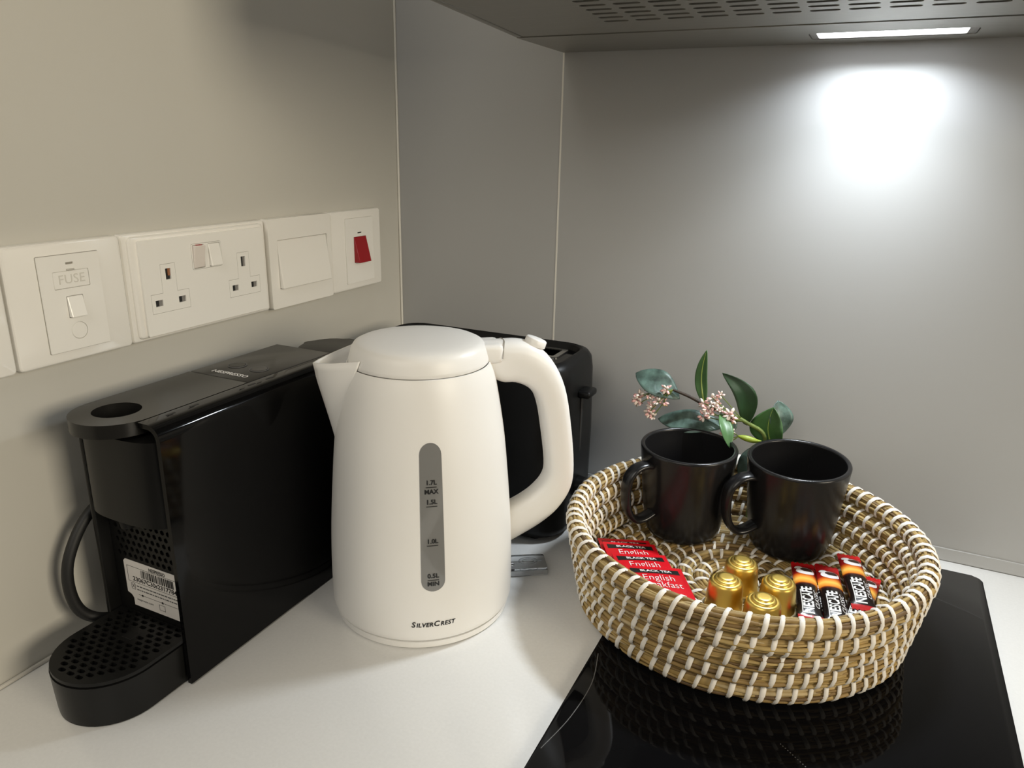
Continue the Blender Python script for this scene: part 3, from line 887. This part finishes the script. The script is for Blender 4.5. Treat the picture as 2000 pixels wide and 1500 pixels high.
for k, (R, Z, a, b) in enumerate(WALL):
    off = rnd.uniform(0, 1)*2*pi/NST if k else 0
    off = (k*.30 % 1)*2*pi/NST
    for i in range(NST):
        an = 2*pi*i/NST+off+rnd.uniform(-.12, .12)*2*pi/NST
        d = math.atan2(sin(an-cam_ang), cos(an-cam_ang))
        front = abs(d) < radians(97)
        score = (0 if front else 1)*10+(0 if front else (NW-1-k)*2)+abs(d)*.1
        cands.append((score, k, an))
cands.sort()
variants = {}
def wall_stitch_mesh(k, v):
    R, Z, a, b = WALL[k]
    rim = (k == NW-1)
    return from_bm(stitch_bm(R, Z, a, b, radians(-84), radians(266 if rim else 262), (.0100, .0080, .0120)[v], (.0038, .0042, .0034)[v]), 'stitch')
for k in range(NW):
    for v in range(3): 
        m_ = wall_stitch_mesh(k, v); m_.materials.append(M_stitch)
        for p in m_.polygons: p.use_smooth = True
        variants[(k, v)] = m_
for _, k, an in cands[:298]:
    o = bpy.data.objects.new('stitch', variants[(k, rnd.randrange(3))]); COL.objects.link(o)
    o.parent = bas; o.rotation_euler = (0, 0, an)
bm = bmesh.new()
for _, k, an in cands[298:]:
    R, Z, a, b = WALL[k]
    stitch_bm(R, Z, a, b, radians(-84), radians(262), .008, .0035, ang=an, bm=bm)
for (R, Z, a, b) in FLOOR:
    nn = max(6, int(2*pi*R/.0125)); o0 = rnd.random()
    for i in range(nn):
        stitch_bm(R, Z, a, b, radians(20), radians(175), .0055, .0034, ang=2*pi*(i+o0+rnd.uniform(-.1, .1))/nn, bm=bm, n=7)
o = obj('stitching', bm, M_stitch, bas, 80); o['kind'] = 'stuff'
FZ = BC.z+.0137+.0062+.0014   # top of the basket floor

# ------------------------------------------------------------------ mugs
def make_mug(loc, tilt_, hang, label):
    mg = root('mug', label, 'mug', loc, tilt_, 'black mugs in the basket')
    H = .0890; RR = .0446
    outp = smooth_profile([(.0295, .0), (.0325, .0012), (.0350, .006), (.0372, .018), (.0396, .036), (.0420, .060), (.0438, .079), (RR, H-.0016)], 4)
    inp = smooth_profile([(RR-.0042, H-.0014), (.0398, .079), (.0380, .060), (.0356, .036), (.0330, .016), (.0280, .0075), (.012, .0062)], 4)
    pr = [(0, .0015), (.026, .0015), (.0275, .0)]+[tuple(p[:2]) for p in outp]+[(RR-.0006, H-.0004), (RR-.0021, H), (RR-.0036, H-.0004)]+[tuple(p[:2]) for p in inp]+[(0, .006)]
    obj('body', lathe(pr, 72), M_mug, mg, 60)
    # handle
    path = smooth_profile([(.0400, 0, .0755), (.0500, 0, .0772), (.0600, 0, .0745), (.0668, 0, .0655), (.0680, 0, .0500), (.0650, 0, .0345), (.0570, 0, .0240), (.0475, 0, .0230), (.0370, 0, .0270)], 6)
    bm = bmesh.new(); rg = []
    for i, p in enumerate(path):
        t = (path[min(i+1, len(path)-1)]-path[max(i-1, 0)]).normalized(); N = Vector((0, 1, 0)); B_ = t.cross(N)
        wv = .0068
        rg.append([bm.verts.new(p+N*wv*math.copysign(abs(cos(2*pi*k/14))**.8, cos(2*pi*k/14))+B_*.0033*sin(2*pi*k/14)) for k in range(14)])
    for a, b in zip(rg, rg[1:]):
        for k in range(14): bm.faces.new((a[k], a[(k+1) % 14], b[(k+1) % 14], b[k]))
    bm.faces.new(rg[0]); bm.faces.new(rg[-1])
    bmesh.ops.rotate(bm, verts=bm.verts[:], cent=(0, 0, 0), matrix=Matrix.Rotation(hang, 3, 'Z'))
    obj('handle', bm, M_mug, mg, 60)
    return mg
make_mug((.3905, -.1075, FZ+.0004), (radians(1), 0, 0), radians(-129), 'black glazed mug with the pink flower sprig over its rim, nearer the kettle')
make_mug((.4862, -.0900, FZ+.0006), (radians(3), 0, 0), radians(-141), 'black glazed mug standing behind the coffee sticks')

# ------------------------------------------------------------------ capsules
def capsule_mesh():
    return lathe([(0, 0), (.0120, .0), (.0156, .0004), (.0160, .0010), (.0156, .0016), (.0150, .0018), (.01475, .0026), (.0146, .0060), (.0138, .0165), (.0131, .0228), (.0124, .0246), (.0110, .0256), (.0098, .0254), (.0095, .0262), (.0088, .0270), (.0072, .0272), (.0068, .0280), (.0060, .0286), (.0040, .0287), (0, .0287)], 48)
capm = from_bm(capsule_mesh(), 'capsule_body')
capm.materials.append(M_gold)
for p in capm.polygons: p.use_smooth = True
capm.set_sharp_from_angle(angle=radians(50))
flm = from_bm(lathe([(.0146, .0019), (.0160, .0018), (.0165, .0011), (.0161, .0003), (.0143, .0002)], 48), 'flange'); flm.materials.append(M_gold_l)
for p in flm.polygons: p.use_smooth = True
for (x, y, lb) in ((.4585, -.1875, 'gold coffee capsule at the back of the four, nearest the mugs'),
                   (.4515, -.2210, 'gold coffee capsule nearest the red tea sachets'),
                   (.4825, -.2365, 'gold coffee capsule at the front, half hidden by the basket rim'),
                   (.4900, -.2040, 'gold coffee capsule nearest the coffee sticks')):
    r0 = root('coffee_capsule', lb, 'capsule', (x, y, FZ+.0003), (0, 0, rnd.uniform(0, 6)), 'gold coffee capsules')
    for n_, m_ in (('body', capm), ('flange', flm)):
        o = bpy.data.objects.new(n_, m_); COL.objects.link(o); o.parent = r0

# ------------------------------------------------------------------ pouches: tea sachets and coffee sticks
def puff(x, y, wd, ln, t, crimp):
    fx = max(0, 1-abs(2*x/wd)**3)
    d = ln/2-abs(y)
    fy = 0 if d < crimp else min(1, ((d-crimp)/(.012))**.6)
    return .0003+t*fx*fy
def pouch(wd, ln, t, crimp, nx=10, ny=36):
    bm = bmesh.new(); tp = []; bt_ = []
    for j in range(ny+1):
        y = -ln/2+ln*j/ny
        z_ = .0 
        tp.append([]); bt_.append([])
        for i in range(nx+1):
            x = -wd/2+wd*i/nx
            p = puff(x, y, wd, ln, t, crimp)
            tp[-1].append(bm.verts.new((x, y, t*.5+p))); bt_[-1].append(bm.verts.new((x, y, t*.5-.0003-(p-.0003)*.5)))
    for j in range(ny):
        for i in range(nx):
            bm.faces.new((tp[j][i], tp[j][i+1], tp[j+1][i+1], tp[j+1][i])); bm.faces.new((bt_[j][i], bt_[j+1][i], bt_[j+1][i+1], bt_[j][i+1]))
    for j in range(ny):
        bm.faces.new((tp[j][0], tp[j+1][0], bt_[j+1][0], bt_[j][0])); bm.faces.new((tp[j][nx], bt_[j][nx], bt_[j+1][nx], tp[j+1][nx]))
    for i in range(nx):
        bm.faces.new((tp[0][i], bt_[0][i], bt_[0][i+1], tp[0][i+1])); bm.faces.new((tp[ny][i], tp[ny][i+1], bt_[ny][i+1], bt_[ny][i]))
    return bm
def print_on(me, wd, ln, t, crimp, lift=.00012):
    for v in me.vertices:
        v.co.z = t*.5+puff(v.co.x, v.co.y, wd, ln, t, crimp)+lift+max(0, v.co.z)
    return me
def disc(cx, cy, rx, ry, nr=5, na=20):
    bm = bmesh.new(); c = bm.verts.new((cx, cy, 0)); prev = None
    for i in range(1, nr+1):
        q = [bm.verts.new((cx+rx*i/nr*cos(2*pi*k/na), cy+ry*i/nr*sin(2*pi*k/na), 0)) for k in range(na)]
        for k in range(na):
            if prev is None: bm.faces.new((c, q[k], q[(k+1) % na]))
            else: bm.faces.new((prev[k], q[k], q[(k+1) % na], prev[(k+1) % na]))
        prev = q
    return from_bm(bm, 'disc')
def band(x0, x1, y0, y1, nx=10, ny=4):
    bm = bmesh.new(); g = [[bm.verts.new((x0+(x1-x0)*i/nx, y0+(y1-y0)*j/ny, 0)) for i in range(nx+1)] for j in range(ny+1)]
    for j in range(ny):
        for i in range(nx): bm.faces.new((g[j][i], g[j][i+1], g[j+1][i+1], g[j+1][i]))
    return from_bm(bm, 'band')
SW, SL_, STt = .0490, .0580, .0016
sach_m = from_bm(pouch(SW, SL_, STt, .004), 'sachet'); 
TL = ['red tea sachet at the back of the fan, almost wholly covered', 'red tea sachet second from the back, its English print fully seen', 'red tea sachet third from the back, its Breakfast print overlapped', 'red tea sachet on top at the front of the fan, against the basket rim']
ux = Vector((.848, .530, 0)).normalized(); uy = Vector((-.530, .848, 0))
# right-hand top corner of each sachet in the basket
for k in range(4):
    off = (0, .0110, .0350, .0600)[k]
    corner = Vector((.3770, -.1470, 0))-uy*off+ux*(-.0085, -.0070, -.0035, .0005)[k]
    c = corner-ux*(SW/2)-uy*(SL_/2)
    zc = FZ+.0044+.0024*k
    rz = math.atan2(ux.y, ux.x)+radians((0, -1, 1, -2)[k])
    mrot = Matrix.Rotation(rz, 4, 'Z') @ Matrix.Rotation(radians(6), 4, 'Y') @ Matrix.Rotation(radians(2.2), 4, 'X')
    s = root('tea_sachet', TL[k], 'tea sachet', (c.x, c.y, zc), mrot.to_euler(), 'red tea sachets')
    bd = link('pouch', sach_m.copy(), M_sred, s, 60)
    b_ = print_on(band(-SW/2+.003, SW/2-.004, .0175, .0250), SW, SL_, STt, .004); link('black_band', b_, M_sblack, s)
    for tx, sz, yy, wv, bo in (('BLACK TEA', .0050, .0212, .027, .00012), ('English', .0112, .0105, .0265, -.0001), ('Breakfast', .0112, .0010, .035, -.0001)):
        t = text_mesh(tx, sz, .0001, width=wv, bold=bo); t.transform(Matrix.Translation((.000, yy, 0))); print_on(t, SW, SL_, STt, .004, .0003); link('lettering', t, M_print_w, s)
# sticks
KW, KL, KT = .0190, .0850, .0040
stick_m = from_bm(pouch(KW, KL, KT, .006, 10, 48), 'coffee_stick')
# zig-zag ends
for v in stick_m.vertices:
    if abs(abs(v.co.y)-KL/2) < 1e-5: v.co.y += .0009*(1 if int(round((v.co.x+KW/2)/(KW/10))) % 2 else -1)
def stick(top_c, ang, z, label, rx=0, ry=0):
    a = radians(ang); d = Vector((cos(a), sin(a), 0))     # from top end to bottom end
    c = Vector((*top_c, 0))+d*(KL/2)
    rz = a+pi/2
    mrot = Matrix.Rotation(rz, 4, 'Z') @ Matrix.Rotation(radians(rx), 4, 'X') @ Matrix.Rotation(radians(ry), 4, 'Y')
    s = root('coffee_stick', label, 'coffee stick', (c.x, c.y, z), mrot.to_euler(), 'instant coffee sticks')
    link('wrapper', stick_m.copy(), M_stick, s, 60)
    def put(me, m, nm='lettering', lift=.00025): link(nm, print_on(me, KW, KL, KT, .006, lift), m, s)
    rot = Matrix.Rotation(radians(90), 4, 'Z')
    t = text_mesh('NESCAFE', .0112, .0001, width=.0335, bold=.00028); t.transform(Matrix.Translation((-.0005, -.0180, 0)) @ rot); put(t, M_print_w)
    bm = box(-.0166, .0130, .0048, .0055, 0, .0001); bmesh.ops.subdivide_edges(bm, edges=bm.edges[:], cuts=3, use_grid_fill=True)
    t = from_bm(bm, 't'); t.transform(Matrix.Translation((-.0005, -.0180, 0)) @ rot); put(t, M_print_w, 'letter_bar')
    t = text_mesh('CLASSIC', .0048, .0001, width=.0240, shear=.2); t.transform(Matrix.Translation((.0062, -.0165, 0)) @ rot); put(t, M_print_w)
    # printed cup of coffee
    t = disc(.0006, .0245, .0074, .0062); put(t, M_cup, 'cup_print', .0002)
    t = disc(.0016, .0262, .0050, .0034); put(t, M_coffee, 'coffee_print', .00035)
    t = disc(-.0045, .0305, .0032, .0030, 3, 12); put(t, M_cup, 'spoon_print', .0003)
    return s
stick((.5225, -.1190), -90, FZ+.0006, 'red coffee stick lying underneath, its upper end showing between the others', 0, 0)
stick((.5575, -.1210), -97, FZ+.0008, 'red coffee stick lying under the others, its red end poking out to the right', 0, 0)
stick((.5030, -.1340), -80, FZ+.0050, 'leftmost printed coffee stick, beside the gold capsules', 1, 0)
stick((.5225, -.1320), -80, FZ+.0056, 'middle coffee stick between its two printed neighbours', 1, 0)
stick((.5385, -.1020), -79, FZ+.0062, 'rightmost printed coffee stick with its whole name readable', 1, 2)

# ------------------------------------------------------------------ flower sprig
spr = root('flower_sprig', 'artificial sprig with pink flower clusters and green leaves lying behind the mugs', 'flower sprig', (.4440, -.0520, FZ))
SO = Vector((.4440, -.0520, FZ))
def S(p): return Vector(p)-SO
main = smooth_profile([(.4440, -.0520, FZ+.001), (.4450, -.0500, .055), (.4510, -.0470, .096), (.4490, -.0500, .1165), (.4340, -.0550, .1265), (.4180, -.0570, .1330), (.3960, -.0570, .1375), (.3760, -.0560, .1445), (.3590, -.0560, .1490)], 5)
obj('stem', tube([S(p) for p in main[:30]], [.0019]*30, 8), M_stem, spr, 60)
obj('twig', tube([S(p) for p in main[29:]], [.0020-.0006*i/(len(main)-30) for i in range(len(main)-29)], 8), M_stemb, spr, 60)
obj('bud', tube([S(p) for p in smooth_profile([(.4490, -.0600, .1120), (.4420, -.0630, .1130), (.4330, -.0640, .1145), (.4270, -.0640, .1150)], 4)], [.0010, .0012, .0016, .0021, .0026, .0029, .0030, .0029, .0026, .0022, .0017, .0012, .0006], 10), M_bud, spr, 60)

def leaf(base, tip, width, normal, m, curl=0.0, bend=0.0, fold=.15, widest=.45, vein=True, side=0.0, nu=18, nv=8):
    """blade from base to tip; normal = face direction; bend lifts the middle along normal; curl rolls the tip; side bows sideways"""
    base = Vector(base); tip = Vector(tip); ax = tip-base; ln = ax.length; t = ax.normalized()
    n_ = Vector(normal); n_ = (n_-t*n_.dot(t)).normalized(); s = t.cross(n_)
    bm = bmesh.new(); g = []
    def wshape(u): 
        a_ = math.log(.5)/math.log(widest); q = u**a_
        return max(0, sin(pi*q))**.8
    mid = []
    for i in range(nu+1):
        u = i/nu; row = []
        c = base+ax*u+n_*(bend*ln*sin(pi*u)-curl*ln*u**3)+s*(side*ln*sin(pi*u))
        mid.append(c)
        hw = width/2*wshape(u)+(.0002 if 0 < i < nu else .0001)
        for j in range(nv+1):
            v = -1+2*j/nv
            row.append(bm.verts.new(S(c+s*hw*v+n_*(fold*hw*abs(v)**1.3+.02*width*sin(u*13+v*2)*abs(v)))))
        g.append(row)
    for i in range(nu):
        for j in range(nv): bm.faces.new((g[i][j], g[i][j+1], g[i+1][j+1], g[i+1][j]))
    o = obj('leaf', bm, m, spr, 80)
    sd = o.modifiers.new('thick', 'SOLIDIFY'); sd.thickness = .0005; sd.offset = 0
    if vein:
        obj('midrib', tube([S(c+n_*.0004) for c in mid[:-1]], [.0009*(1-.8*i/nu) for i in range(nu)], 5), M_vein, o, 60)
    return o
VC = (Vector(cam.location)-Vector((.40, -.055, .14))).normalized()   # towards the room
F_ = lambda x, y, z: (VC+Vector((x, y, z))).normalized()
leaf((.3660, -.0540, .1400), (.3170, -.0470, .1590), .0290, F_(.15, 0, .55), M_leaf_teal, curl=.05, bend=.10, fold=.10, widest=.52, vein=False)
leaf((.3910, -.0560, .1390), (.3878, -.0540, .1938), .0125, F_(-.35, 0, .1), M_leaf_green, bend=-.04, fold=.25, widest=.42, side=-.09)
leaf((.4330, -.0520, .1230), (.4030, -.0440, .1700), .0205, F_(-.1, .0, -.35), M_leaf_dark, bend=.08, fold=.18, widest=.42, side=.22, vein=False)
leaf((.4140, -.0520, .1190), (.3440, -.0460, .1120), .0260, F_(.0, 0, .7), M_leaf_teal, bend=.16, fold=.12, widest=.48, side=-.08, vein=False)
leaf((.4590, -.0455, .1020), (.4550, -.0465, .1440), .0340, F_(-.5, 0, .1), M_leaf_green, bend=.05, fold=.30, widest=.48, side=-.10)
leaf((.4640, -.0400, .1150), (.4570, -.0360, .1480), .0230, F_(.3, 0, .35), M_leaf_teal, bend=.10, fold=.15, widest=.5, vein=False)
leaf((.4080, -.0620, .1345), (.4230, -.0860, .1085), .0125, F_(.4, 0, .4), M_leaf_green, bend=.14, fold=.2, widest=.5, curl=-.08, vein=False)
leaf((.4220, -.0560, .1300), (.4130, -.0650, .1150), .0120, F_(.5, 0, .2), M_leaf_teal, bend=.1, fold=.2, vein=False)
leaf((.4485, -.0500, .1060), (.4320, -.0560, .0700), .0190, F_(-.1, 0, .1), M_leaf_teal, bend=.08, fold=.15, widest=.5, vein=False)

def petal_mesh(seed, big=1.0):
    r = random.Random(seed); bm = bmesh.new()
    for i in range(11):
        d = Vector((r.uniform(-1, 1), r.uniform(-1, 1), r.uniform(-.9, 1))).normalized()
        c = d*.0026*big
        b2 = bmesh.new(); bmesh.ops.create_icosphere(b2, subdivisions=1, radius=1)
        q = d.to_track_quat('Z', 'Y').to_matrix()
        for v in b2.verts: v.co = q @ Vector((v.co.x*.0011*big, v.co.y*.0008*big, v.co.z*.0019*big))+c
        me = bpy.data.meshes.new('t'); b2.to_mesh(me); b2.free(); bm.from_mesh(me); bpy.data.meshes.remove(me)
    return from_bm(bm, 'floret')
pet = []
for i in range(4):
    m_ = petal_mesh(i+5)
    m_.materials.append(M_petal if i % 2 == 0 else M_petal_w); m_.materials.append(M_petal_w if i % 2 == 0 else M_petal); m_.materials.append(M_petal_y)
    r5 = random.Random(i)
    per = len(m_.polygons)//11
    for j, p in enumerate(m_.polygons):
        p.use_smooth = True
        c = p.center
        p.material_index = (1 if (j//per) % 3 == 0 else 0) if c.z > -.0022 else 2
    pet.append(m_)
def floret(p, j, q, sc=1.0):
    # p flower position, j joint on the stem
    o = bpy.data.objects.new('floret', pet[q % 4]); COL.objects.link(o); o.parent = spr
    o.location = S(p); o.scale = (1.5*sc, 1.5*sc, 1.5*sc); o.rotation_euler = (rnd.uniform(-.6, .6), rnd.uniform(-.6, .6), rnd.uniform(0, 6))
    mid_ = (Vector(p)+Vector(j))/2+Vector((0, -.002, rnd.uniform(-.003, .003)))
    pth = [S(v) for v in smooth_profile([j, mid_, p], 5)]
    obj('pedicel', tube(pth, .00055, 5), M_stem, spr, 60)
J1 = (.3590, -.0560, .1490)
for q, (x, z, dy, sc) in enumerate(((.3240, .1345, 0, 1.15), (.3260, .1395, -.002, 1.0), (.3345, .1475, .002, .95), (.3375, .1400, -.003, .8), (.3530, .1500, -.002, 1.05), (.3465, .1365, -.004, 1.0), (.3515, .1365, -.002, .95), (.3400, .1305, -.003, .95), (.3385, .1235, -.004, 1.05), (.3420, .1190, -.003, .9), (.3270, .1305, .001, .9))):
    floret((x, -.0585+dy, z), J1, q, sc)
J2 = (.4300, -.0560, .1280)
for q, (x, z, dy, sc) in enumerate(((.3920, .1425, -.004, .95), (.3990, .1480, 0, .95), (.4060, .1520, .001, .75), (.3960, .1365, -.004, 1.05), (.3930, .1300, -.005, 1.0), (.4010, .1410, -.003, .95), (.4050, .1440, -.002, .85), (.4180, .1350, -.004, 1.2), (.4210, .1310, -.004, .9), (.4080, .1385, -.004, .85), (.3985, .1325, -.005, .9))):
    floret((x, -.0600+dy, z), J2, q, sc)
J3 = (.4280, -.0640, .1150)
for q, (x, z, sc) in enumerate(((.4160, .1160, 1.1), (.4190, .1120, .85), (.4205, .1185, .75))):
    floret((x, -.066, z), J3, q, sc)
